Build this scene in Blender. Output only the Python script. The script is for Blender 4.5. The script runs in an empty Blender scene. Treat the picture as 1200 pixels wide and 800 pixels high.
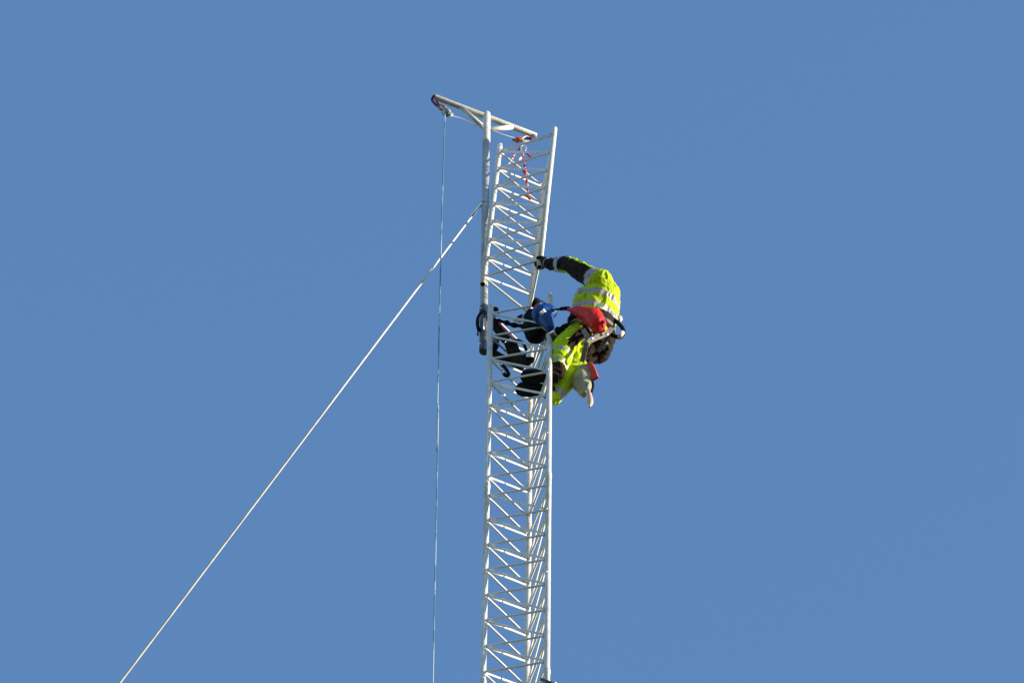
import bpy, bmesh, math, random
from mathutils import Vector, Matrix, noise
random.seed(4)
scn = bpy.context.scene

# ---------------------------------------------------------------- camera
ELEV, ROLL, FPX = math.radians(60), math.radians(0.8955744), 9520.0
CAM = Vector((0, 0, 1.7))
_fw = Vector((0, math.cos(ELEV), math.sin(ELEV)))
_u0 = Vector((0, -math.sin(ELEV), math.cos(ELEV)))
_r0 = Vector((1, 0, 0))
RT = _r0*math.cos(ROLL) + _u0*math.sin(ROLL)
UP = _u0*math.cos(ROLL) - _r0*math.sin(ROLL)
cd = bpy.data.cameras.new('camera'); cam = bpy.data.objects.new('camera', cd)
scn.collection.objects.link(cam); scn.camera = cam
cd.sensor_width = 36; cd.lens = FPX*36/1200; cd.clip_start = 0.5; cd.clip_end = 20000
cam.matrix_world = Matrix(((RT.x, UP.x, -_fw.x, CAM.x), (RT.y, UP.y, -_fw.y, CAM.y),
                           (RT.z, UP.z, -_fw.z, CAM.z), (0, 0, 0, 1)))

# ---------------------------------------------------------------- light
SUN_AZ, SUN_EL = math.radians(83), math.radians(10)      # azimuth measured from "towards the viewer" to the right
sdir = Vector((math.sin(SUN_AZ)*math.cos(SUN_EL), -math.cos(SUN_AZ)*math.cos(SUN_EL), math.sin(SUN_EL)))
ld = bpy.data.lights.new('sun', 'SUN'); ld.energy = 4.2; ld.angle = math.radians(0.5); ld.color = (1.0, 0.88, 0.71)
sun = bpy.data.objects.new('sun', ld); scn.collection.objects.link(sun)
sun.rotation_euler = sdir.to_track_quat('Z', 'Y').to_euler(); sun.location = (60, -30, 120)
w = bpy.data.worlds.new('World'); scn.world = w; w.use_nodes = True
wn = w.node_tree.nodes; bg = wn['Background']
sky = wn.new('ShaderNodeTexSky'); sky.sky_type = 'NISHITA'; sky.sun_disc = False
sky.sun_elevation = SUN_EL; sky.sun_rotation = math.atan2(sdir.x, sdir.y)
sky.air_density = 1.0; sky.dust_density = 0.0; sky.ozone_density = 3.2; sky.altitude = 100
w.node_tree.links.new(sky.outputs[0], bg.inputs[0]); bg.inputs[1].default_value = 0.15
scn.view_settings.view_transform = 'Standard'; scn.view_settings.look = 'None'
scn.view_settings.exposure = 1.35; scn.view_settings.gamma = 1
scn.view_settings.use_curve_mapping = False

# ---------------------------------------------------------------- helpers
Y0 = 42.5
def at(px, py, d):
    """point on the sight line of a photo position, at horizontal distance Y0+d"""
    v = _fw*FPX + RT*(px-600) - UP*(py-400)
    return CAM + v*((Y0+d)/v.y)
PX = 1/112.0

def tag(o, label=None, cat=None, group=None, kind=None):
    if label: o['label'] = label
    if cat: o['category'] = cat
    if group: o['group'] = group
    if kind: o['kind'] = kind
    return o
def empty(name, loc, label, cat, group=None):
    o = bpy.data.objects.new(name, None); scn.collection.objects.link(o)
    o.location = loc; o.empty_display_size = .1
    return tag(o, label, cat, group)
def link(name, me, mats, parent=None):
    if not isinstance(mats, (list, tuple)): mats = [mats]
    if not me.materials:
        for m in mats: me.materials.append(m)
    o = bpy.data.objects.new(name, me); scn.collection.objects.link(o)
    if parent:
        o.parent = parent; o.location = -Vector(parent.location)
    return o
def frame_of(t):
    t = t.normalized(); a = Vector((0, 0, 1)) if abs(t.z) < .9 else Vector((1, 0, 0))
    u = t.cross(a).normalized(); return u, t.cross(u).normalized()
def tube(bm, pts, rad, seg=12, cap=True, mat=0):
    pts = [Vector(p) for p in pts]; n = len(pts)
    rads = rad if isinstance(rad, (list, tuple)) else [rad]*n
    rings = []; u = None
    for i, p in enumerate(pts):
        t = (pts[min(i+1, n-1)]-pts[max(i-1, 0)])
        if t.length < 1e-7: t = Vector((0, 0, 1))
        t.normalize()
        if u is None: u, v = frame_of(t)
        else:
            u = (u - t*u.dot(t)).normalized(); v = t.cross(u)
        rings.append([bm.verts.new(p+(u*math.cos(2*math.pi*k/seg)+v*math.sin(2*math.pi*k/seg))*rads[i]) for k in range(seg)])
    fs = []
    for a, b in zip(rings, rings[1:]):
        for k in range(seg): fs.append(bm.faces.new((a[k], a[(k+1) % seg], b[(k+1) % seg], b[k])))
    for f in fs: f.smooth = True
    if cap: fs.append(bm.faces.new(rings[0][::-1])); fs.append(bm.faces.new(rings[-1]))
    for f in fs: f.material_index = mat
def rounded(a, b, r, c=.25):
    """points and radii of a bar with rounded rims"""
    a, b = Vector(a), Vector(b); t = (b-a).normalized()
    return [a, a+t*r*c*.3, a+t*r*c, b-t*r*c, b-t*r*c*.3, b], [r*(1-c), r*(1-c*.3), r, r, r*(1-c*.3), r*(1-c)]
def mesh(bm, name='m'):
    bmesh.ops.recalc_face_normals(bm, faces=bm.faces)
    me = bpy.data.meshes.new(name); bm.to_mesh(me); bm.free(); return me
def curve_pts(ctrl, n=8):
    """Catmull-Rom through the control points"""
    c = [Vector(p) for p in ctrl]; c = [c[0]*2-c[1]]+c+[c[-1]*2-c[-2]]; out = []
    for i in range(1, len(c)-2):
        p0, p1, p2, p3 = c[i-1:i+3]
        for k in range(n):
            t = k/n
            out.append(.5*((2*p1)+(p2-p0)*t+(2*p0-5*p1+4*p2-p3)*t*t+(3*p1-p0-3*p2+p3)*t**3))
    out.append(c[-2]); return out
def ribbon(bm, pts, width, thick, nrm, mat=0):
    """flat webbing strap along pts; nrm = direction it faces"""
    n = len(pts); prev = None
    for i, p in enumerate(pts):
        t = (pts[min(i+1, n-1)]-pts[max(i-1, 0)]).normalized()
        s = t.cross(nrm).normalized(); q = s.cross(t).normalized()
        cur = [bm.verts.new(p+s*a*width/2+q*b*thick/2) for a, b in ((1, 1), (-1, 1), (-1, -1), (1, -1))]
        if prev:
            for k in range(4): f = bm.faces.new((prev[k], prev[(k+1) % 4], cur[(k+1) % 4], cur[k])); f.material_index = mat
        else: bm.faces.new(cur[::-1]).material_index = mat
        prev = cur
    bm.faces.new(prev).material_index = mat
def sphere(bm, c, r, sx=1, sy=1, sz=1, rot=None, seg=16, mat=0):
    m = Matrix.Translation(c) @ (rot.to_4x4() if rot else Matrix.Identity(4)) @ Matrix.Diagonal((sx, sy, sz, 1))
    g = bmesh.ops.create_uvsphere(bm, u_segments=seg, v_segments=seg//2+2, radius=r, matrix=m)
    fs = set(f for v in g['verts'] for f in v.link_faces)
    for f in fs: f.smooth = True; f.material_index = mat
def ring(bm, c, axis, R, r, seg=20, s2=8, a0=0, a1=2*math.pi, mat=0, sx=1.0, ref=None):
    u, v = frame_of(axis)
    if ref is not None:
        u = (ref-axis.normalized()*ref.dot(axis.normalized())).normalized(); v = axis.normalized().cross(u)
    full = abs(a1-a0-2*math.pi) < 1e-4
    pts = [c+u*math.cos(a0+(a1-a0)*k/seg)*R*sx+v*math.sin(a0+(a1-a0)*k/seg)*R for k in range(seg+1)]
    tube(bm, pts, r, s2, cap=not full, mat=mat)
def solid(bones, voxel, wrinkle=0.0, wfreq=14, smooth=6, seed=0, subs=()):
    """one continuous skin grown round tapered, jointed bones: [(p, rp, q, rq, flatten)]"""
    bm = bmesh.new()
    for b in bones:
        p, rp, q, rq = Vector(b[0]), b[1], Vector(b[2]), b[3]
        t = q-p; L = t.length
        if L < 1e-4: sphere(bm, p, rp, seg=20); continue
        pts, rr = [], []
        for k in range(6):
            a = math.pi/2*(k/5); pts.append(p-t.normalized()*rp*math.cos(a)); rr.append(max(rp*math.sin(a), 1e-3))
        for k in range(6):
            a = math.pi/2*(k/5); pts.append(q+t.normalized()*rq*math.sin(a)); rr.append(max(rq*math.cos(a), 1e-3))
        tube(bm, pts, rr, 18)
    bmesh.ops.recalc_face_normals(bm, faces=bm.faces)
    me = bpy.data.meshes.new('tmp'); bm.to_mesh(me); bm.free()
    o = bpy.data.objects.new('tmp', me); scn.collection.objects.link(o)
    r = o.modifiers.new('r', 'REMESH'); r.mode = 'VOXEL'; r.voxel_size = voxel; r.use_smooth_shade = True
    s = o.modifiers.new('s', 'SMOOTH'); s.iterations = smooth; s.factor = .5
    dg = bpy.context.evaluated_depsgraph_get()
    out = bpy.data.meshes.new_from_object(o.evaluated_get(dg))
    bpy.data.objects.remove(o); bpy.data.meshes.remove(me)
    if wrinkle:
        nn = [v.normal.copy() for v in out.vertices]
        for v, nr in zip(out.vertices, nn):
            p = v.co*wfreq + Vector((seed, 0, 0))
            q = Vector((p.x, p.y, p.z*.55)); q += noise.noise_vector(q*.6)*1.1
            a = 1-abs(noise.noise(q))*2.4
            v.co += nr*wrinkle*(a+.5*(1-abs(noise.noise(q*2.3))*2)-.6)
    for p in out.polygons: p.use_smooth = True
    return out
def nearest(bones, c):
    """index of the bone nearest to c, position along it and offset from it"""
    best = (1e9, 0, 0, None)
    for i, b in enumerate(bones):
        p, q = Vector(b[0]), Vector(b[2]); d = q-p; L2 = max(d.length_squared, 1e-9)
        t = (c-p).dot(d)/L2; tc = max(0, min(1, t)); r = b[1]+(b[3]-b[1])*tc
        off = c-(p+d*tc); e = off.length-r
        if e < best[0]: best = (e, i, t, off)
    return best

# ---------------------------------------------------------------- materials
def mat(name, col, rough=.6, metal=0.0, var=.12, scale=8, bump=0.0, bscale=60, spec=.5, trans=0.0, sheen=0.0, col2=None, coat=0.0):
    m = bpy.data.materials.new(name); m.use_nodes = True; nt = m.node_tree; b = nt.nodes['Principled BSDF']
    tc = nt.nodes.new('ShaderNodeTexCoord'); nz = nt.nodes.new('ShaderNodeTexNoise')
    nz.inputs['Scale'].default_value = scale; nz.inputs['Detail'].default_value = 6; nz.inputs['Roughness'].default_value = .65
    nt.links.new(tc.outputs['Object'], nz.inputs['Vector'])
    rp = nt.nodes.new('ShaderNodeValToRGB'); rp.color_ramp.elements[0].position = .32; rp.color_ramp.elements[1].position = .68
    c2 = col2 or tuple(max(0, c*(1-var*2.2)) for c in col)
    rp.color_ramp.elements[0].color = (*c2, 1); rp.color_ramp.elements[1].color = (*col, 1)
    nt.links.new(nz.outputs['Fac'], rp.inputs[0]); nt.links.new(rp.outputs[0], b.inputs['Base Color'])
    b.inputs['Roughness'].default_value = rough; b.inputs['Metallic'].default_value = metal
    b.inputs['Specular IOR Level'].default_value = spec
    if trans: b.inputs['Transmission Weight'].default_value = trans
    if sheen: b.inputs['Sheen Weight'].default_value = sheen
    if coat: b.inputs['Coat Weight'].default_value = coat
    if bump:
        n2 = nt.nodes.new('ShaderNodeTexNoise'); n2.inputs['Scale'].default_value = bscale; n2.inputs['Detail'].default_value = 4
        nt.links.new(tc.outputs['Object'], n2.inputs['Vector'])
        bp = nt.nodes.new('ShaderNodeBump'); bp.inputs['Strength'].default_value = bump; bp.inputs['Distance'].default_value = .01
        nt.links.new(n2.outputs['Fac'], bp.inputs['Height']); nt.links.new(bp.outputs[0], b.inputs['Normal'])
    return m
def strand(name, ca, cb, freq=60, rough=.7, thr=.5):
    """twisted or braided rope: bands of two colours along its length"""
    m = bpy.data.materials.new(name); m.use_nodes = True; nt = m.node_tree; b = nt.nodes['Principled BSDF']
    tc = nt.nodes.new('ShaderNodeTexCoord'); mp = nt.nodes.new('ShaderNodeMapping')
    mp.inputs['Scale'].default_value = (6, 6, freq)
    nt.links.new(tc.outputs['Object'], mp.inputs[0])
    nz = nt.nodes.new('ShaderNodeTexNoise'); nz.inputs['Scale'].default_value = 1; nz.inputs['Detail'].default_value = 3
    nt.links.new(mp.outputs[0], nz.inputs['Vector'])
    rp = nt.nodes.new('ShaderNodeValToRGB'); rp.color_ramp.elements[0].position = thr-.05; rp.color_ramp.elements[1].position = thr+.05
    rp.color_ramp.elements[0].color = (*ca, 1); rp.color_ramp.elements[1].color = (*cb, 1)
    nt.links.new(nz.outputs['Fac'], rp.inputs[0]); nt.links.new(rp.outputs[0], b.inputs['Base Color'])
    b.inputs['Roughness'].default_value = rough
    return m
M = dict(
    steel=mat('white_galvanised_steel', (.58, .56, .52), .42, 0, .15, 7, .25, 40),
    rod=mat('white_brace_rod', (.68, .665, .63), .42, 0, .08, 9, .2, 50),
    polem=mat('gin_pole_aluminium', (.40, .395, .39), .38, .3, .16, 6, .3, 30),
    dark=mat('dark_clamp_steel', (.10, .11, .12), .45, .6, .25, 20),
    pole_shade=mat('painted_pole_shade', (.11, .115, .125), .5, .2, .3, 14, .3, 40),  # shade on the lower gin pole, put into the colour
    hole_shade=mat('painted_hole_shade', (.01, .01, .01), .9),  # near-black colour standing in for shade inside open tube ends
    alu=mat('polished_aluminium', (.80, .79, .77), .28, .8, .1, 20),
    black=mat('black_webbing', (.006, .006, .007), .85, 0, .3, 40, .4, 200, spec=.15),
    blackcloth=mat('black_brown_cloth', (.026, .013, .008), .9, 0, .35, 18, .5, 90, spec=.2),
    glove=mat('black_glove_leather', (.006, .006, .006), .8, 0, .3, 30, .4, 150, spec=.2),
    brownglove=mat('brown_glove_leather', (.07, .035, .018), .7, 0, .4, 40, .4, 150),
    sole=mat('black_boot_rubber', (.009, .009, .010), .8, 0, .3, 50, .6, 120, spec=.2),
    hivis=mat('fluorescent_yellow_cloth', (.40, .50, .010), .8, 0, .10, 10, .35, 80, spec=.12, col2=(.33, .46, .012)),
    reflect=mat('grey_reflective_tape', (.32, .30, .31), .5, .1, .12, 22, .2, 100),
    harness=mat('grey_brown_harness_webbing', (.25, .21, .17), .8, 0, .3, 30, .3, 120),
    red=mat('red_vinyl_bag', (.62, .014, .008), .45, 0, .1, 10, .2, 30, col2=(.52, .010, .007), spec=.3),
    redw=mat('red_webbing', (.50, .02, .03), .7),
    blue=mat('blue_plastic', (.003, .060, .27), .5, 0, .25, 16, .2, 40, spec=.25),
    bluel=mat('pale_blue_plastic', (.12, .30, .42), .35),
    white=mat('white_plastic', (.52, .51, .50), .4, 0, .05),
    grey=mat('grey_plastic', (.30, .30, .32), .5),
    olive=mat('olive_mesh_fabric', (.28, .26, .17), .75, 0, .2, 8, .3, 40, col2=(.17, .165, .10)),
    pink=mat('pale_pink_leather', (.44, .32, .28), .6, 0, .12, 30),
    orange=mat('orange_anodised', (.60, .13, .02), .35, .3, .15, 30),
    purple=mat('purple_sling_webbing', (.13, .015, .07), .7),
    skin=mat('skin', (.55, .30, .21), .55, 0, .08, 20),
    guy=strand('white_guy_strand', (.40, .385, .36), (.50, .48, .455), 10, .5, .45),
    haul=strand('teal_white_haul_rope', (.05, .14, .20), (.30, .38, .42), 2.2, .7, .52),
    redrope=strand('red_white_rope', (.42, .010, .02), (.55, .42, .40), 26, .7, .55),
)
# ground far below: dry grass with bare patches, also what throws light up at the mast
gm = mat('dry_grass', (.09, .085, .045), .95, 0, .3, .05, .3, 3, col2=(.04, .055, .02))
bm = bmesh.new()
bmesh.ops.create_grid(bm, x_segments=40, y_segments=40, size=6000)
tag(link('ground', mesh(bm), gm), kind='structure')

# ---------------------------------------------------------------- lattice mast
FACE, ANG, ZTOP = .6354, -.2178, 75.884
PITCH, END, SEC = .4757, .185, 3.70
R0 = FACE/math.sqrt(3); LEG_R, ROD_R = .0300, .0118
MAST_X = .119
def tri(cx, cy, ang, t, k):
    ux = Vector((1, 0, 0)); ux = (ux-t*ux.dot(t)).normalized(); uy = t.cross(ux)
    th = math.radians((210, 330, 90)[k])+ang
    return Vector((cx, cy, 0))+(ux*math.cos(th)+uy*math.sin(th))*R0
class Lattice:
    def __init__(s, base, t, ang): s.b = base; s.t = t; s.ang = ang
    def leg(s, k, h): return s.b+tri(0, 0, s.ang, s.t, k)+s.t*h
def brace_bm(bm, lat, i, hi, j, hj, rad=ROD_R):
    """bent round bar welded to leg i at height hi and to leg j at height hj"""
    a, b = lat.leg(i, hi), lat.leg(j, hj); d = (b-a); d -= lat.t*d.dot(lat.t); d.normalize()
    a += d*(LEG_R+rad*.3); b -= d*(LEG_R+rad*.3); sg = lat.t*(1 if hj >= hi else -1)
    e = .045
    ctrl = [a-d*.004-sg*.022*0+(lat.t*(.020)), a+(b-a)*.03, b-(b-a)*.03, b+d*.004-lat.t*.020]
    pts = [ctrl[0]] + [a+(b-a)*f for f in (.025, .06, .35, .65, .94, .975)] + [ctrl[3]]
    # slight hand-made bow in the bar
    bow = Vector((random.uniform(-1, 1), random.uniform(-1, 1), random.uniform(-1, 1)))*.003
    pts[3] += bow; pts[4] += bow
    tube(bm, pts, rad, 8)
def leg_mesh(lat, k, h0, h1, joints, r=LEG_R):
    bm = bmesh.new(); t = lat.t
    pts, rr = [lat.leg(k, h0)], [r]
    for h in sorted(joints):
        for dh, f in ((-.035, 1), (-.032, 1.16), (-.004, 1.16), (-.003, .93), (.003, .93), (.004, 1.16), (.032, 1.16), (.035, 1)):
            pts.append(lat.leg(k, h+dh)); rr.append(r*f)
    for dh, f in ((-.02, 1), (-.012, .97), (-.004, .84), (0, .6)): pts.append(lat.leg(k, h1+dh)); rr.append(r*f)
    tube(bm, pts, rr, 20); return mesh(bm)
FACES = ((0, 1), (1, 2), (2, 0))      # each diagonal runs from a ring node of the first leg down to the next ring of the second

mast = empty('lattice_mast', (MAST_X, Y0, 0), 'tall white three-legged lattice mast standing upright, its lower part running out of the photo', 'mast')
low = Lattice(Vector((MAST_X, Y0, 0)), Vector((0, 0, 1)), ANG)
njoint = [ZTOP-SEC*i for i in range(1, 20)]
for k in range(3):
    link('leg', leg_mesh(low, k, .0, ZTOP, njoint), M['steel'], mast)
rest = bmesh.new()
for sec in range(20):
    top = ZTOP-SEC*sec
    for r in range(8):
        h = top-END-PITCH*r
        for (i, j) in FACES:
            if sec < 2:
                b1 = bmesh.new(); brace_bm(b1, low, i, h, j, h); link('ring_brace', mesh(b1), M['rod'], mast)
                if r < 7:
                    b1 = bmesh.new(); brace_bm(b1, low, i, h-.03, j, h-PITCH+.03); link('diagonal_brace', mesh(b1), M['rod'], mast)
            else:
                brace_bm(rest, low, i, h, j, h)
                if r < 7: brace_bm(rest, low, i, h-.03, j, h-PITCH+.03)
tag(link('brace', mesh(rest), M['rod'], mast), kind='stuff')
# the small weld tabs and bolts on the legs
for k, hs in ((0, (.95, 1.55, 2.72)), (1, (.88, 1.62, 2.9, 4.4, 5.6))):
    for h in hs:
        bm = bmesh.new(); c = low.leg(k, ZTOP-h); n = Vector((-.5 if k else .3, -1, 0)).normalized()
        tube(bm, [c+n*(LEG_R-.004), c+n*(LEG_R+.014)], .011, 8); link('bolt', mesh(bm), M['alu'], mast)

# ---------------------------------------------------------------- upper section, hanging tilted
TU = Vector((.0418, .0901, 1)).normalized()
SECB = Vector((.0427, 42.4622, 76.3232))
up = Lattice(SECB, TU, -.3520)
us = empty('mast_section', SECB, 'white lattice mast section hanging tilted from the boom, held above the open mast top', 'mast section')
for k in range(3):
    lg = link('leg', leg_mesh(up, k, 0, SEC, []), M['steel'], us)
    bm = bmesh.new(); a = up.leg(k, 0)
    tube(bm, [a-TU*.0015, a-TU*.0055], .0225, 16); o = link('socket_shade', mesh(bm), M['hole_shade']); o.parent = lg  # flat black disc paints the dark of the open leg end
    bm = bmesh.new(); ring(bm, a-TU*.002, TU, LEG_R-.003, .004); o = link('socket_rim', mesh(bm), M['steel']); o.parent = lg
for r in range(8):
    h = SEC-END-PITCH*r
    for (i, j) in FACES:
        b1 = bmesh.new(); brace_bm(b1, up, i, h, j, h); link('ring_brace', mesh(b1), M['rod'], us)
        if r < 7: b1 = bmesh.new(); brace_bm(b1, up, i, h-.03, j, h-PITCH+.03); link('diagonal_brace', mesh(b1), M['rod'], us)

# ---------------------------------------------------------------- gin pole with its boom
PD = .13
ptop, pbot = at(570, 135, PD), at(566.5, 411, PD)
ptop = Vector((ptop.x, ptop.y, ptop.z)); pbot.y = ptop.y
gp = empty('gin_pole', pbot, 'grey gin pole clamped to the left mast leg with a slanting white boom on top', 'lifting pole')
bm = bmesh.new(); p, r = rounded(pbot, ptop, .041); tube(bm, p, r, 24); link('pole', mesh(bm), M['polem'], gp)
bm = bmesh.new(); dv = (ptop-pbot).normalized()
p, r = rounded(ptop-dv*.62, ptop+dv*.03, .046); tube(bm, p, r, 24); link('pole_head', mesh(bm), M['steel'], gp)
zb = at(570, 138, PD).z
def at_z(px, py, z):
    v = _fw*FPX + RT*(px-600) - UP*(py-400); return CAM+v*((z-CAM.z)/v.z)
bl, br = at_z(508.5, 113.5, zb+.02), at_z(628.5, 159.5, zb+.02)
bm = bmesh.new(); p, r = rounded(bl, br, .034); tube(bm, p, r, 20)
boom = link('boom', mesh(bm), M['steel'], gp)
for e, s in ((bl, -1), (br, 1)):
    bm = bmesh.new(); d = (br-bl).normalized()*s; tube(bm, [e-d*.002, e+d*.003], .024, 14); o = link('end_hole_shade', mesh(bm), M['hole_shade']); o.parent = boom  # black disc on the boom end as painted shade of its opening
    bm = bmesh.new(); tube(bm, [e-d*.05+Vector((0, 0, .03)), e-d*.05+Vector((0, 0, .055))], .012, 8); o = link('bolt', mesh(bm), M['alu']); o.parent = boom
for f, dz in ((.25, -.33), (.775, -.33)):
    bm = bmesh.new(); q = bl.lerp(br, f); c = Vector((ptop.x, ptop.y, ptop.z+dz)); d = (q-c).normalized()
    tube(bm, [c+d*.02, q], .027, 14); link('boom_brace', mesh(bm), M['steel'], gp)
# clamps to the mast leg
L0 = low.leg(0, 0)
for py, hh, col in ((364, .11, 'dark'), (406, .10, 'dark')):
    c = at(567.5, py, PD); bm = bmesh.new()
    p, r = rounded(Vector((c.x, c.y, c.z-hh)), Vector((c.x, c.y, c.z+hh*.6)), .054, .15); tube(bm, p, r, 24)
    cl = link('clamp', mesh(bm), M[col], gp)
    bm = bmesh.new(); lp = Vector((L0.x, L0.y, c.z-.38)); p2 = Vector((c.x, c.y, c.z))
    ribbon(bm, [p2, lp], .07, .035, Vector((1, .3, 0))); o = link('clamp_plate', mesh(bm), M['dark']); o.parent = cl
    bm = bmesh.new(); d = Vector((-.75, -.66, 0)); tube(bm, [p2+d*.048+Vector((0, 0, -.03)), p2+d*.078+Vector((0, 0, -.03))], .016, 8)
    o = link('bolt', mesh(bm), M['alu']); o.parent = cl
bm = bmesh.new(); c = at(567, 386, PD)
tube(bm, [c+Vector((-.058, -.02, .17)), c+Vector((-.062, -.03, -.17))], .011, 8); link('clamp_rod', mesh(bm), M['dark'], gp)
bm = bmesh.new(); tube(bm, [c+Vector((-.004, -.053, .14)), c+Vector((-.004, -.053, -.10))], .0065, 8); link('clamp_rod', mesh(bm), M['alu'], gp)

bm = bmesh.new(); p, r = rounded(at(567.5, 366, PD), at(566.6, 404, PD), .0445, .1); tube(bm, p, r, 24); link('pole_shade_sleeve', mesh(bm), M['pole_shade'], gp)  # added dark skin standing in for the mast's shade on the pole foot
# black strap looped round pole and leg
bm = bmesh.new()
ribbon(bm, curve_pts([at(567, 364, .03), at(562.5, 368, .03), at(559.5, 376, .05), at(561, 386, .08), at(566, 389, .18)], 6), .035, .012, Vector((-.4, -1, -.3)))
tag(link('strap', mesh(bm), M['black']), 'black webbing loop curving round the left side of the gin pole foot', 'strap')

# ---------------------------------------------------------------- carabiner / pulley helpers
def carabiner(name, c, axis, length, wid, m, label, parent=None, cat='carabiner', group=None, r=.008):
    bm = bmesh.new(); ax = axis.normalized(); side = ax.cross(Vector((0.2, -.8, -.55))).normalized()
    pts = []
    for k in range(25):
        a = 2*math.pi*k/24; x = math.cos(a); y = math.sin(a)
        pts.append(c+ax*(length/2)*math.copysign(abs(x)**.7, x)+side*(wid/2)*math.copysign(abs(y)**.7, y)*(1+.15*x))
    tube(bm, pts, r, 8, cap=False)
    o = link(name, mesh(bm), M[m], parent)
    if not parent: tag(o, label, cat, group)
    return o
# left pulley on the boom tip
a = at(508, 118, -.14)
pb = empty('pulley_block', a, 'small dark and silver pulley slung on a purple loop from the left boom tip', 'pulley')
bm = bmesh.new(); vd = Vector((-.1, -.6, -.8))
ribbon(bm, curve_pts([at(509, 112, -.20), at(506.5, 117, -.16), at(509, 121, -.15), at(514.5, 126, -.14)], 5), .030, .012, vd)
ribbon(bm, curve_pts([at(511, 117, -.10), at(512.5, 120, -.13), at(515.5, 125, -.14)], 5), .022, .012, vd)
link('sling', mesh(bm), M['purple'], pb)
carabiner('shackle', at(517.3, 126, -.14), at(521, 129, -.14)-at(514, 123, -.14), .085, .06, 'orange', '', pb, r=.013)
carabiner('carabiner', at(519, 126.5, -.14), at(522, 129, -.14)-at(516, 124, -.14), .07, .05, 'white', '', pb, r=.012)
pc = at(523, 131.5, -.14); ax = Vector((.35, -.75, -.4)).normalized()
for s in (-1, 1):
    bm = bmesh.new(); d = (at(529, 135, -.14)-at(520, 128, -.14)).normalized()
    sd = ax*.018*s
    q, rr = rounded(pc-d*.035+sd, pc+d*.045+sd, .034, .5)
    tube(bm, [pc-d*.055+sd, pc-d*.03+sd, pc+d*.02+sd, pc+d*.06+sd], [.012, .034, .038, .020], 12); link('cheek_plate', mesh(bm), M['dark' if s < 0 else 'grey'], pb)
bm = bmesh.new(); tube(bm, [pc-ax*.012, pc+ax*.012], .038, 16); link('sheave', mesh(bm), M['alu'], pb)
bm = bmesh.new(); ec = at(528.8, 134.2, -.14)
tube(bm, [ec-ax*.02-d*.03, ec+ax*.0+d*.015], [.026, .020], 10); link('becket', mesh(bm), M['white'], pb)
# hauling line
bm = bmesh.new()
h0 = at(521.5, 133, -.15); h1 = at(507.3, 800, -.15); dd = (h1-h0)
tube(bm, curve_pts([h0, h0+dd*.25+Vector((-.012, 0, 0)), h0+dd*.6+Vector((-.012, 0, 0)), h1, h0+dd*5.5], 10), .0062, 8)
tag(link('haul_rope', mesh(bm), M['haul']), 'thin pale teal rope hanging straight down from the left boom tip', 'rope')
bm = bmesh.new()
tube(bm, curve_pts([at(526, 135, -.14), at(540, 138.8, -.05), at(554, 145, .03), at(566, 149, PD-.06)], 5), .0055, 6)
tube(bm, curve_pts([at(575, 152, PD-.04), at(592, 158.5, .2), at(604, 162, .30)], 5), .0055, 6)
tag(link('rope', mesh(bm), M['grey']), 'thin dark line running under the boom between its two pulleys', 'rope')
# right pulley under the boom end
a = at(622, 160, .33)
pr = empty('pulley_block', a, 'small orange pulley hanging on a purple loop under the right boom end', 'pulley')
bm = bmesh.new()
ribbon(bm, curve_pts([at(625, 158, .28), at(622, 162.5, .26), at(616, 161.5, .28)], 5), .030, .014, vd); link('sling', mesh(bm), M['purple'], pr)
carabiner('carabiner', at(615.5, 163, .27), at(620, 161, .27)-at(611, 165, .27), .085, .05, 'white', '', pr, r=.013)
pc2 = at(608, 163.8, .27); d2 = (at(614, 163, .27)-at(602, 164.5, .27)).normalized()
bm = bmesh.new(); tube(bm, [pc2-d2*.055, pc2-d2*.03, pc2+d2*.03, pc2+d2*.05], [.014, .032, .030, .014], 12); link('cheek_plate', mesh(bm), M['orange'], pr)
bm = bmesh.new(); tube(bm, [pc2-ax*.045, pc2+ax*.036], .018, 12); link('axle', mesh(bm), M['redw'], pr)
bm = bmesh.new(); sphere(bm, at(602, 164, .27), .016, seg=10); link('knob', mesh(bm), M['dark'], pr)
# lifting carabiners and slings to the section
g_ = 'rigging slings on the hanging section'
carabiner('carabiner', at(613.3, 174, .25), at(614.5, 169, .25)-at(612, 179, .25), .13, .055, 'alu', 'silver carabiner joining red rope to the orange pulley', r=.010)
bm = bmesh.new(); tube(bm, curve_pts([at(613, 167, .25), at(611, 171, .25), at(608.5, 174.5, .25)], 5), .012, 8)
tag(link('sling', mesh(bm), M['bluel']), 'short blue green cord above the carabiner below the orange pulley', 'sling')
bm = bmesh.new(); cpts = curve_pts([at(612.5, 178, .25), at(613, 186, .25), at(615, 196, .26), at(615.8, 203, .26), at(617.3, 212, .27), at(618.3, 222, .27), at(619, 230, .28)], 6)
tube(bm, cpts, [.012+.004*math.sin(i*1.9) for i in range(len(cpts))], 10)
rr_ = link('rope', mesh(bm), M['redrope']); tag(rr_, 'braided red and white rope hanging down inside the tilted section', 'rope')
bm = bmesh.new(); sphere(bm, at(615, 200.5, .26), .027, sz=1.5, seg=12); o = link('knot', mesh(bm), M['redw']); o.parent = rr_
bm = bmesh.new(); tube(bm, curve_pts([at(616.5, 228, .27), at(619, 231, .28), at(621, 233.5, .28)], 4), .014, 8); o = link('rope_end', mesh(bm), M['redw']); o.parent = rr_
nA, nB, nC = up.leg(0, SEC-END-.02), up.leg(1, SEC-END-.02), up.leg(2, SEC-END-.02)
bm = bmesh.new(); q = curve_pts([at(611, 175, .25), at(606, 177, .25), at(602, 183, .24), at(600, 188, .22)], 5)
tube(bm, q, .009, 8, mat=0); sl = link('sling', mesh(bm), [M['redrope']]); tag(sl, 'short red and white sling slanting left from the carabiner to a white rod', 'sling')
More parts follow.
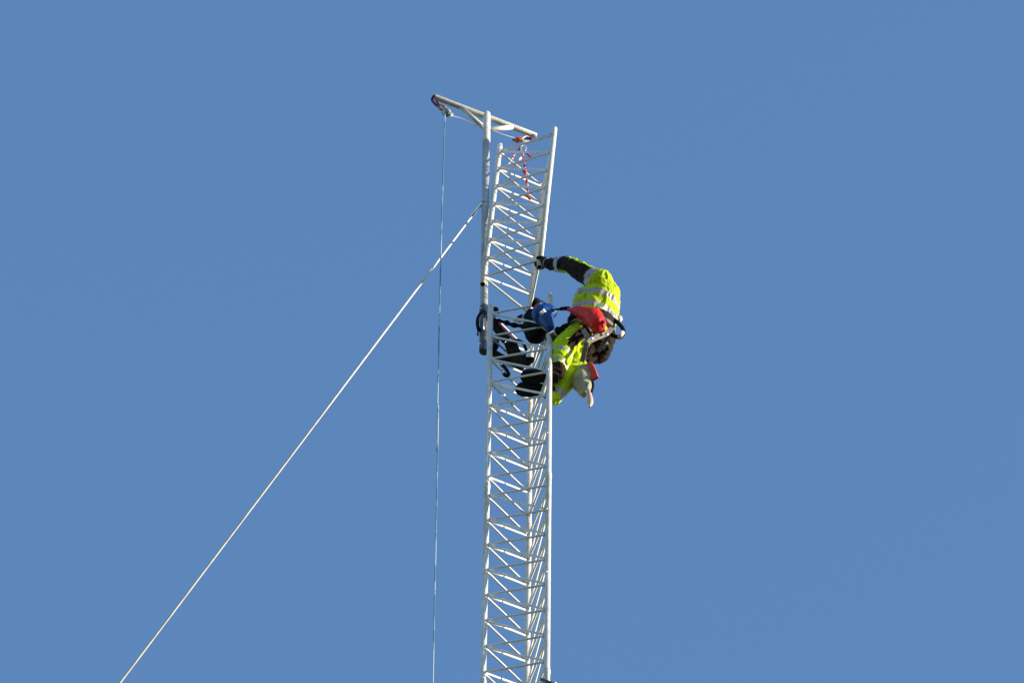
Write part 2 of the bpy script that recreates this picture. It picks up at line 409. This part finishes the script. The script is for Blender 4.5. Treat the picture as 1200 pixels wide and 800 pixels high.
bm = bmesh.new(); tube(bm, curve_pts([at(600.5, 186, .22), at(597, 191, .22), at(594.5, 195.5, .2)], 4), .010, 8); o = link('sling_end', mesh(bm), M['white']); o.parent = sl
bm = bmesh.new(); tube(bm, curve_pts([at(614, 177, .25), at(618.5, 181, .25), at(623, 185.5, .25)], 5), .010, 8)
tag(link('sling', mesh(bm), M['redw']), 'short red sling slanting right from the carabiner below the orange pulley', 'sling')
bm = bmesh.new(); tube(bm, [at(606.3, 188.2, .1), at(610.8, 185, .1)], .015, 10)
tag(link('toggle', mesh(bm), M['white']), 'small white toggle between the slings near the section top', 'toggle')
bm = bmesh.new(); tube(bm, curve_pts([nA+Vector((.03, 0, .06)), at(606, 171.5, .24), at(613, 168.5, .25), at(626, 164.5, .2), nB+Vector((-.03, 0, .04))], 6), .0055, 8)
tag(link('wire_sling', mesh(bm), M['bluel']), 'thin pale cord stretched across the top of the tilted section', 'sling')

# guy wire: attached to the gin pole, running down to the left and away
A = at(564.5, 238, PD-.02); B = at(140, 800, 3.1); D = (B-A)
bm = bmesh.new(); end = A+D*(A.z/abs(D.z)) if D.z < 0 else B
tube(bm, [A, A+D*.5, B, end], .0120, 10)
gw = tag(link('guy_wire', mesh(bm), M['guy']), 'white taut guy wire slanting from the gin pole to the lower left corner', 'guy wire')

bm = bmesh.new(); dg_ = D.normalized()
tube(bm, [A-dg_*.02, A+dg_*.02, A+dg_*.16, A+dg_*.20], [.014, .0185, .0185, .014], 12); o = link('end_fitting', mesh(bm), M['alu']); o.parent = gw
bm = bmesh.new(); ring(bm, Vector((A.x+.03, ptop.y, A.z)), (ptop-pbot), .043, .006); o = link('collar', mesh(bm), M['polem']); o.parent = gw

# ---------------------------------------------------------------- the worker
W = at(700, 395, -.18)
wk = empty('person', W, 'worker in yellow and black safety clothing leaning back from the mast with one arm raised', 'person')
Sn, Sf = at(701, 329, -.48), at(715, 357, -.22)       # near and far shoulder
El, Wr = at(667, 310.5, -.46), at(644, 309.5, -.37)
Ef, Wf = at(682, 377, -.16), at(653, 388.5, -.30)
Ch = at(705, 346, -.34); Wa = at(695, 374, -.22); Pe = at(698, 391, -.18)
Hn, Hf = at(683, 387, -.24), at(700, 403, -.10)
Kn, An = at(662, 406, -.22), at(652.5, 434, -.17)
Kf, Af = at(674, 431, -.04), at(649.5, 467, .04)
NK, HD = at(707, 341, -.30), at(699, 336, -.16)
def b(p, rp, q, rq): return (p, rp, q, rq)
bones = [
    b(Sn, .112, El, .092), b(El, .092, Wr, .062),                    # 0,1 raised arm
    b(Sf, .10, Ef, .070), b(Ef, .068, Wf, .040),                     # 2,3 far arm
    b(Sn+Vector((.03, 0, 0)), .122, Sf, .108), b(Ch, .192, Wa, .175),  # 4 shoulders 5 chest
    b(at(712.5, 352, -.30), .118, at(710, 374, -.20), .128),          # 6 rounded back
    b(at(684, 346, -.36), .095, at(682, 360, -.28), .10),            # 7 jacket front
    b(Wa, .165, Pe, .155),                                           # 8 waist
    b(Hn, .115, Hf, .140),                                           # 9 pelvis
    b(at(707, 396, -.12), .125, at(701, 412, -.08), .125),            # 10 seat
    b(Hn, .120, Kn, .125), b(Kn, .125, An, .088),                    # 11,12 near leg
    b(Hf, .138, Kf, .115), b(Kf, .115, Af, .066),                    # 13,14 far leg
    b(NK, .065, HD, .060), b(HD, .100, HD+Vector((-.02, .02, .05)), .098),  # 15 neck 16 head
    b(at(675, 374, -.25), .085, at(688, 374, -.25), .12),            # 17 front of the waist under the bag
]
bodym = solid(bones, .0095, .0135, 12, 4, 3)
mats = [M['hivis'], M['blackcloth'], M['reflect'], M['skin'], M['black']]
for m in mats: bodym.materials.append(m)
FWD = Vector((-.7, .7, 0))                              # the way the worker faces
zwaist = Wa.z
for p in bodym.polygons:
    c = Vector(p.center); e, i, t, off = nearest(bones, c)
    side = off.normalized() if off and off.length > 1e-5 else Vector((0, 0, 1))
    k = 0
    if i == 0:      # upper arm: black with a yellow ridge on top, reflective band at the shoulder
        k = 1
        if side.dot(UP) > .90 and t > .15: k = 0
        if t < .24: k = 2
        if t < .04: k = 0
        if t > .82 and side.dot(UP) < -.6: k = 0
    elif i == 1:
        k = 1
        if .36 < t < .60: k = 2
        if t < .30 and side.dot(UP) < -.6: k = 0
    elif i in (2, 3): k = 4
    elif i in (4, 5, 6, 7):
        k = 0
    elif i == 8: k = 1 if t > .0 else 0
    elif i == 9: k = 1
    elif i == 10: k = 1
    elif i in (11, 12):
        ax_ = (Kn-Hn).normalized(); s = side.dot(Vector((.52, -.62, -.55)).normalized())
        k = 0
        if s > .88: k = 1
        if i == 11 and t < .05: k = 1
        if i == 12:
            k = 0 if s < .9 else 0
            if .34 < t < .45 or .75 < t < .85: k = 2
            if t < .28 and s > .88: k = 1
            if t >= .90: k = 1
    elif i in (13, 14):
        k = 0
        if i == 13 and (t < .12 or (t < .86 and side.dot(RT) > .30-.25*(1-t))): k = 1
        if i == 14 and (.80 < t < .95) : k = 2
    elif i in (15, 17): k = 1
    elif i == 16: k = 3
    # jacket bands: two reflective hoops, measured along the trunk
    if i in (4, 5, 6, 7, 8):
        tr = (c-Ch).dot((Wa-Ch).normalized())/(Wa-Ch).length
        if i != 4:
            if .18 < tr < .36: k = 2
            elif .66 < tr < .84: k = 2
            elif tr > .95: k = 1
        if i in (6, 8) and side.dot(RT) > .62 and tr < 1.7 and (tr > .84 or i == 8): k = 0
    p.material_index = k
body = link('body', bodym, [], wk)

# head details (behind the raised shoulder) and helmet
hc = HD+Vector((-.01, .01, .03))
bm = bmesh.new(); rot = Vector((-.7, .7, .1)).to_track_quat('X', 'Z').to_matrix()
f_ = rot @ Vector((1, 0, 0)); s_ = rot @ Vector((0, 1, 0)); u_ = rot @ Vector((0, 0, 1))
sphere(bm, hc+u_*.035, .122, 1.12, .95, .92, rot, 24)
geo = [v for v in bm.verts if (v.co-hc).dot(u_) < .02]
bmesh.ops.delete(bm, geom=geo, context='VERTS')
hm = link('helmet', mesh(bm), M['white'], wk)
m_ = hm.modifiers.new('thick', 'SOLIDIFY'); m_.thickness = .006
bm = bmesh.new(); tube(bm, [hc+f_*.09-u_*.015, hc+f_*.118-u_*.025], [.016, .012], 8); o = link('nose', mesh(bm), M['skin'], body); o.location = (0, 0, 0)
for s in (-1, 1):
    bm = bmesh.new(); sphere(bm, hc+f_*.085+s_*.033*s+u_*.002, .011, seg=10); o = link('eye', mesh(bm), M['white'], body); o.location = (0, 0, 0)
    bm = bmesh.new(); sphere(bm, hc+s_*.10*s-u_*.01, .028, .6, .4, 1, rot, 10); o = link('ear', mesh(bm), M['skin'], body); o.location = (0, 0, 0)
bm = bmesh.new(); tube(bm, curve_pts([hc+f_*.09-s_*.022-u_*.05, hc+f_*.10-u_*.053, hc+f_*.09+s_*.022-u_*.05], 4), .004, 6); o = link('mouth', mesh(bm), M['redw'], body); o.location = (0, 0, 0)

def grip_hand(name, tubec, axis, toward, wrist, rt_, m, thumb_side=1, scale=1.0):
    """gloved hand closed round a round bar: palm, four curled fingers of unequal length, thumb"""
    ax_ = axis.normalized(); d = (toward-ax_*toward.dot(ax_)).normalized(); sd = ax_.cross(d)
    bn = []
    palm = tubec+d*(rt_+.022)
    bn.append((wrist, .040*scale, palm, .038*scale))
    for s in (-.032, -.011, .011, .032): bn.append((palm+ax_*s, .020*scale, palm+ax_*s+sd*.03, .018*scale))
    for n, s in enumerate((-.036, -.012, .012, .035)):
        ln = (.72, .92, 1.0, .85)[n]; prev = palm+ax_*s+sd*.03*1
        R = rt_+.014*scale
        for k in range(1, 4):
            a = math.radians(58*k*ln)+.35
            q = tubec+ax_*s+(d*math.cos(a)+sd*math.sin(a))*R
            bn.append((prev, (.0150-.001*k)*scale, q, (.0145-.001*k)*scale)); prev = q
    prev = palm+ax_*.035*thumb_side-sd*.015
    for k in range(1, 3):
        a = -math.radians(48*k)
        q = tubec+ax_*(.042*thumb_side)+(d*math.cos(a)+sd*math.sin(a))*(rt_+.017)
        bn.append((prev, .0165*scale, q, .0145*scale)); prev = q
    me = solid(bn, .0048, .0015, 40, 2, 7)
    return link(name, me, M[m], wk)
bgl = up.leg(1, .10)
g1 = grip_hand('glove', bgl, TU, (Wr-bgl), Wr+Vector((-.01, 0, 0)), LEG_R, 'glove', scale=1.35)
bm = bmesh.new(); ring(bm, Wr.lerp(bgl, .25)+Vector((0, -.02, -.02)), (bgl-Wr), .050, .007); link('glove_cuff', mesh(bm), M['grey'], wk)
rl = low.leg(1, at(642, 395, -.25).z)
g2 = grip_hand('glove', rl, Vector((0, 0, 1)), (Wf-rl), Wf, LEG_R, 'brownglove', scale=.9); tag(g2, 'brown glove')
bm = bmesh.new(); ring(bm, Wf.lerp(rl, .35), (rl-Wf), .042, .011); link('cuff', mesh(bm), M['white'], wk)

# boots: shaped sole, upper and ankle shaft
def boot(heel, toe, ankle, name='boot'):
    d = (toe-heel); d.z = 0; L = d.length; d.normalize(); s = Vector((-d.y, d.x, 0)); z = Vector((0, 0, 1))
    t_ = empty_child(name, heel)
    prof = [(0, .028), (.04, .040), (.25, .041), (.45, .038), (.65, .050), (.82, .052), (.94, .040), (1.0, .018)]
    bm = bmesh.new(); lo, hi = [], []
    for sg in (1, -1):
        for f, wd in (prof if sg == 1 else prof[::-1]):
            p = heel+d*L*f+s*wd*sg*1.5
            arch = .012 if .28 < f < .5 else 0
            lo.append(bm.verts.new(p+z*arch)); hi.append(bm.verts.new(p+z*.034))
    bm.faces.new(lo); bm.faces.new(hi[::-1]); n = len(lo)
    for k in range(n): bm.faces.new((lo[k], lo[(k+1) % n], hi[(k+1) % n], hi[k]))
    bmesh.ops.bevel(bm, geom=[e for e in bm.edges], offset=.004, segments=1, affect='EDGES')
    so = link('sole', mesh(bm), M['sole']); so.parent = t_
    bm = bmesh.new()
    for f in (.10, .2, .56, .66, .76, .86):                     # tread bars
        wd = .036; c = heel+d*L*f-z*.004
        ribbon(bm, [c-s*wd, c+s*wd], .014, .010, z)
    o = link('tread', mesh(bm), M['sole']); o.parent = t_
    bn = [(heel+d*L*.16+z*.06, .058, heel+d*L*.16+z*.13, .058), (heel+d*L*.16+z*.055, .060, heel+d*L*.5+z*.075, .062),
          (heel+d*L*.5+z*.075, .062, heel+d*L*.84+z*.066, .055), (heel+d*L*.16+z*.12, .052, ankle, .064)]
    me = solid(bn, .007, .002, 30, 3, 5); o = link('upper', me, M['glove']); o.parent = t_
    bm = bmesh.new(); ax_ = (ankle-(heel+d*L*.16+z*.12)).normalized(); ring(bm, ankle-ax_*.04, ax_, .066, .008)
    o = link('collar', mesh(bm), M['grey']); o.parent = t_
    return t_
def empty_child(name, loc):
    o = bpy.data.objects.new(name, None); scn.collection.objects.link(o); o.parent = wk; o.location = -Vector(wk.location); o.empty_display_size = .05
    return o
boot(Vector((.49, 42.345, 74.285)), Vector((.095, 42.330, 74.285)), An)
boot(Vector((.47, 42.535, 74.285)), Vector((.045, 42.480, 74.285)), Af.lerp(Vector((.42, 42.52, 74.40)), .5))

# harness on the worker
hs = empty_child('harness', W)
bm = bmesh.new(); axh = (Ch-Pe).normalized(); cW = at(697, 379.5, -.20)
u, v = frame_of(axh)
def loop(c, axis, ru, rv, n=28, ref=None):
    a = axis.normalized(); uu = (ref-a*ref.dot(a)).normalized(); vv = a.cross(uu)
    return [c+uu*math.cos(2*math.pi*k/n)*ru+vv*math.sin(2*math.pi*k/n)*rv for k in range(n+1)]
def hoop(bm, c, axis, ru, rv, wid, th, ref, n=28):
    pts = loop(c, axis, ru, rv, n, ref); prev = first = None; a = axis.normalized()
    for k in range(n):
        o_ = (pts[k]-c).normalized()
        cur = [bm.verts.new(pts[k]+a*wid/2*x+o_*th/2*y) for x, y in ((1, 1), (-1, 1), (-1, -1), (1, -1))]
        if prev:
            for j in range(4): bm.faces.new((prev[j], prev[(j+1) % 4], cur[(j+1) % 4], cur[j]))
        else: first = cur
        prev = cur
    for j in range(4): bm.faces.new((prev[j], prev[(j+1) % 4], first[(j+1) % 4], first[j]))
hoop(bm, cW, axh, .203, .190, .09, .022, Vector((1, 0, 0)))
o = link('waist_belt', mesh(bm), M['blackcloth']); o.parent = hs
bm = bmesh.new(); hoop(bm, cW+axh*-.075+Vector((.01, 0, 0)), axh, .205, .185, .040, .02, Vector((1, 0, 0)))
o = link('hip_strap', mesh(bm), M['harness']); o.parent = hs
for (P, Q, r1) in ((Hn, Kn, .142), (Hf, Kf, .158)):
    bm = bmesh.new(); hoop(bm, P.lerp(Q, .10), (Q-P), r1, r1, .05, .018, Vector((1, 0, .2)))
    o = link('leg_loop', mesh(bm), M['harness']); o.parent = hs
vw = Vector((-.1, -.6, -.8))
def strap(pts, wd, m='harness', th=.014, name='strap'):
    bm = bmesh.new(); ribbon(bm, curve_pts(pts, 5), wd, th, vw); o = link(name, mesh(bm), M[m]); o.parent = hs; return o
strap([at(684, 386, -.42), at(688, 396, -.40), at(686, 408, -.34), at(682, 424, -.22)], .05)
strap([at(688, 401, -.42), at(698, 396, -.40), at(710, 391, -.36), at(717, 384, -.30)], .055)
strap([at(700, 412, -.30), at(708, 402, -.30), at(714, 392, -.32)], .035, 'black')
strap([at(694, 366, -.48), at(706, 372, -.44), at(714, 384, -.36)], .035)
for q in ((711, 391, -.40), (700, 363, -.54), (693, 396, -.45)):
    bm = bmesh.new(); c = at(*q); sphere(bm, c, .022, 1, .6, 1.3, seg=10); o = link('buckle', mesh(bm), M['alu']); o.parent = hs
bm = bmesh.new()
tube(bm, curve_pts([at(719, 374, -.25), at(726, 380, -.25), at(730.5, 387, -.25), at(728, 394.5, -.25), at(721, 394, -.25), at(713, 390, -.25)], 6), .022, 10)
o = link('gear_loop', mesh(bm), M['black']); o.parent = hs
bm = bmesh.new(); tube(bm, [at(726, 394.5, -.27), at(729.5, 389.5, -.27)], .025, 12); o = link('loop_sleeve', mesh(bm), M['white']); o.parent = hs
bm = bmesh.new(); sphere(bm, at(725.8, 373.5, -.20), .034, 1, 1, 1.5, seg=12); o = link('reel', mesh(bm), M['white']); o.parent = hs
bm = bmesh.new(); tube(bm, curve_pts([at(708, 414, -.14), at(713, 411, -.14), at(710, 404, -.16)], 4), .02, 8); o = link('gear_loop', mesh(bm), M['black']); o.parent = hs

# ---------------------------------------------------------------- bags and tools
rb = [(at(664, 362.2, -.46), .012, at(680, 365, -.48), .062), (at(680, 365.5, -.48), .064, at(695, 372, -.47), .105),
      (at(695, 372, -.47), .105, at(700, 379, -.45), .092)]
rm = solid(rb, .0075, .0045, 11, 5, 11)
rbag = empty('bag', at(700, 370, -.45), 'bright red tapering vinyl bag slung at the worker\'s hip', 'bag')
link('sack', rm, M['red'], rbag)
bm = bmesh.new(); tube(bm, curve_pts([at(706.5, 376, -.50), at(708.5, 379, -.50), at(705.5, 382, -.50)], 4), .016, 10); link('closure', mesh(bm), M['redw'], rbag)
bm = bmesh.new(); tube(bm, curve_pts([at(668, 361.5, -.46), at(660, 361.5, -.46), at(653, 362.5, -.44), at(648, 361, -.42)], 5), [.024]*4+[.020]*4+[.012]*4+[.008]*3+[.008], 8)
link('cord', mesh(bm), M['black'], rbag)

ob = empty('tool_pouch', at(684, 440, -.05), 'olive grey soft pouch with red side flap hanging below the worker\'s seat', 'pouch')
ob_b = [(at(684, 436, -.06), .085, at(683, 448, -.05), .115), (at(683, 448, -.05), .115, at(685, 460, -.05), .055),
        (at(675, 448, -.05), .050, at(684, 452, -.05), .080)]
link('sack', solid(ob_b, .008, .006, 10, 4, 21), M['olive'], ob)
bm = bmesh.new(); tube(bm, curve_pts([at(689.5, 457, -.12), at(690.5, 463, -.12), at(691.5, 470, -.12), at(691, 477, -.12)], 4), [.022]*3+[.028]*3+[.034]*4+[.026, .014, .008], 12)
link('flap', mesh(bm), M['pink'], ob)
bm = bmesh.new(); ribbon(bm, curve_pts([at(690, 428, -.12), at(694, 435, -.13), at(697, 444, -.13)], 5), .085, .03, Vector((-.3, -.6, -.6)))
link('side_flap', mesh(bm), M['redw'], ob)
bm = bmesh.new(); tube(bm, curve_pts([at(693, 460, -.12), at(695, 452, -.12), at(694, 446, -.13)], 4), .014, 8); link('clip', mesh(bm), M['black'], ob)
bm = bmesh.new(); tube(bm, curve_pts([at(690, 422, -.10), at(688, 428, -.08), at(684, 434, -.08)], 4), .022, 8); link('hanger', mesh(bm), M['black'], ob)
bm = bmesh.new(); tube(bm, curve_pts([at(677, 431, -.13), at(684, 430, -.14), at(690, 433, -.13)], 4), .012, 8); link('rim', mesh(bm), M['grey'], ob)

# black gear bag inside the mast top
kb = empty('gear_bag', at(627, 385, -.12), 'black lumpy gear bag hanging inside the top of the mast left of the brown glove', 'bag')
kbb = [(at(619.5, 364, -.12), .028, at(620, 376, -.12), .062), (at(623, 368, -.12), .050, at(624, 385, -.12), .095), (at(624, 385, -.12), .090, at(629, 393, -.12), .088),
       (at(617, 392, -.10), .020, at(624, 397, -.10), .050), (at(632, 383, -.12), .06, at(636, 392, -.12), .06)]
link('sack', solid(kbb, .008, .011, 12, 2, 31), M['black'], kb)
for q in ([(626, 378.5, -.24), (634, 379.5, -.24), (641, 384, -.24)], [(628, 385, -.25), (633, 383, -.26), (640, 387, -.25)]):
    bm = bmesh.new(); ribbon(bm, curve_pts([at(*c) for c in q], 4), .014, .008, vw); link('strap', mesh(bm), M['grey'], kb)
# blue power tool resting on the bag
bt = empty('power_tool', at(638, 368, -.36), 'rounded blue tool with white stripes and a red button, clipped above the black gear bag', 'tool')
btb = [(at(635, 368, -.36), .108, at(641, 366, -.36), .098), (at(641, 366, -.36), .09, at(646, 365, -.36), .066), (at(640, 372, -.36), .085, at(644, 383, -.34), .050)]
tb = link('housing', solid(btb, .006, .002, 9, 3, 41), M['blue'], bt)
fc = at(635, 366.5, -.36)
for q in (((632.5, 366.8), (637.5, 362.8)), ((634, 368.3), (638.8, 364.4))):
    bm = bmesh.new(); a_, b_ = at(*q[0], -.478), at(*q[1], -.478)
    tube(bm, [a_, a_.lerp(b_, .3), a_.lerp(b_, .5), b_], [.012, .014, .009, .014], 8); link('stripe', mesh(bm), M['white'], bt)
bm = bmesh.new(); sphere(bm, at(637, 355.5, -.44), .016, seg=10); link('highlight_bead', mesh(bm), M['white'], bt)  # white bead standing in for a highlight on top of the housing
bm = bmesh.new(); sphere(bm, at(629, 360, -.43), .032, .8, .8, 1.6, seg=12); link('button', mesh(bm), M['redw'], bt)
bm = bmesh.new(); tube(bm, [at(626, 357.5, -.40), at(629, 352.5, -.40)], [.030, .040], 14); link('chuck', mesh(bm), M['black'], bt)
bm = bmesh.new(); ribbon(bm, curve_pts([at(628, 353, -.42), at(634, 352.5, -.44), at(641, 357, -.46)], 5), .016, .012, vw); link('guard', mesh(bm), M['dark'], bt)
bm = bmesh.new(); tube(bm, [at(646, 361, -.42), at(651.5, 363.5, -.42)], [.022, .018], 10); link('battery_clip', mesh(bm), M['bluel'], bt)
bm = bmesh.new(); tube(bm, curve_pts([at(643, 391, -.34), at(647, 388.8, -.34), at(650, 388, -.34)], 4), .013, 8)
tag(link('carabiner', mesh(bm), M['alu']), 'bright silver clip beside the brown glove', 'carabiner')

# lanyards, straps and loose black gear round the mast top
bm = bmesh.new()
q = curve_pts([at(571, 371, -.03), at(582, 375.5, -.05), at(592, 377.5, -.06), at(600, 380.5, -.07), at(611, 382, -.08), at(619, 385, -.10)], 7)
tube(bm, q, [.020+.006*math.sin(i*.9)+.004*(i > 14) for i in range(len(q))], 10)
tag(link('lanyard', mesh(bm), M['black']), 'thick black lanyard from the left leg to the black gear bag', 'lanyard')
bm = bmesh.new(); q = curve_pts([at(585, 378, -.06), at(591, 385.5, -.06), at(597, 393, -.06), at(605, 401, -.06)], 6)
tube(bm, q, .0105, 8)
tag(link('lanyard', mesh(bm), M['redw']), 'thin dark red lanyard slanting down behind the mast braces', 'lanyard')
bm = bmesh.new(); sphere(bm, at(580.5, 363.2, -.04), .036, 1, 1, .9, seg=14)
sphere(bm, at(584, 366.5, -.04), .014, seg=8)
tag(link('knob', mesh(bm), M['black']), 'round black knob beside the top end of the left mast leg', 'knob')
bm = bmesh.new(); ribbon(bm, curve_pts([at(575, 372, .02), at(580, 380, .02), at(587, 390, .0), at(593, 398, -.02)], 5), .10, .03, vw)
tag(link('strap', mesh(bm), M['black']), 'broad black webbing slanting down right from the top of the left leg', 'strap')
bm = bmesh.new(); q = curve_pts([at(576, 394, .02), at(580.5, 398, .02), at(581, 405, .02), at(577, 411, .02), at(574, 414, .02)], 5)
tube(bm, q, .033, 10); tag(link('strap', mesh(bm), M['black']), 'black folded strap bulging right of the left leg at the lower clamp', 'strap')
bm = bmesh.new(); q = curve_pts([at(575, 411, .05), at(585, 418, .05), at(600, 424, .06), at(613, 430, .08)], 6)
tube(bm, q, [.030, .034, .040, .044, .044, .046]+[.044]*(len(q)-6), 10); tag(link('strap', mesh(bm), M['blackcloth']), 'thick black roll of cloth running behind the braces towards the boots', 'strap')
bm = bmesh.new(); ribbon(bm, curve_pts([at(598, 401, .02), at(601, 409, .02), at(606, 419, .02), at(612, 427, .03)], 5), .13, .05, vw)
pk = tag(link('pouch', mesh(bm), M['blackcloth']), 'dark brown black pouch hanging between the braces above the boots', 'pouch')
bm = bmesh.new(); q = curve_pts([at(598, 401, -.04), at(606, 398.5, -.04), at(613, 402, -.04), at(616, 409, -.04), at(614.5, 417, -.04)], 6)
tube(bm, q, .016, 8); tag(link('cord', mesh(bm), M['black']), 'curled black cord hanging below the black gear bag', 'cord')
fb = solid([(at(609, 424.5, .1), .038, at(617, 423.5, .1), .052), (at(617, 423.5, .1), .052, at(623, 421.5, .1), .032)], .007, .006, 16, 3, 9)
tag(link('pouch', fb, M['black']), 'small black pouch lying just above the upper boot', 'pouch')
bm = bmesh.new(); q = curve_pts([at(586, 426, -.16), at(592, 431, -.16), at(596, 438, -.16), at(593, 440, -.16), at(588, 435, -.16)], 5)
tube(bm, q, .020, 8)
dv_ = link('descender', mesh(bm), M['black']); tag(dv_, 'black belay device with two bright glints hanging by the left leg', 'carabiner')
for q in ((586.2, 426.8), (588.5, 436)):
    bm = bmesh.new(); sphere(bm, at(*q, -.19), .017, 1.5, 1, .9, seg=10); o = link('glint_bead', mesh(bm), M['alu']); o.parent = dv_  # pale beads painted on as glints of the black metal
bm = bmesh.new(); tube(bm, [at(602, 375, -.06), at(611, 377.5, -.06)], .014, 8); tube(bm, [at(607, 373, -.06), at(612, 370, -.06)], .022, 8, mat=1)
tag(link('pin', mesh(bm), [M['white'], M['black']]), 'small white pin with black head left of the black gear bag', 'pin')
bm = bmesh.new(); sphere(bm, at(616, 412.5, -.12), .018, 1.3, 1, 1, seg=10)
tag(link('clip', mesh(bm), M['alu']), 'tiny shiny clip above the small black pouch', 'clip')
bm = bmesh.new(); tube(bm, [at(588, 463.5, -.05), at(592, 462.5, -.05)], .012, 8)
tag(link('clip', mesh(bm), M['alu']), 'tiny shiny clip below the boots near the left leg', 'clip')
bm = bmesh.new(); tube(bm, [at(634, 795.5, -.30), at(641, 798, -.30), at(652, 802, -.30)], .018, 8)
cb = link('cable_bracket', mesh(bm), M['dark']); tag(cb, 'short dark bracket sticking out right at the lowest visible part of the mast', 'bracket')
bm = bmesh.new(); sphere(bm, at(650.5, 799.5, -.30), .014, seg=8); o = link('bracket_tip', mesh(bm), M['alu']); o.parent = cb
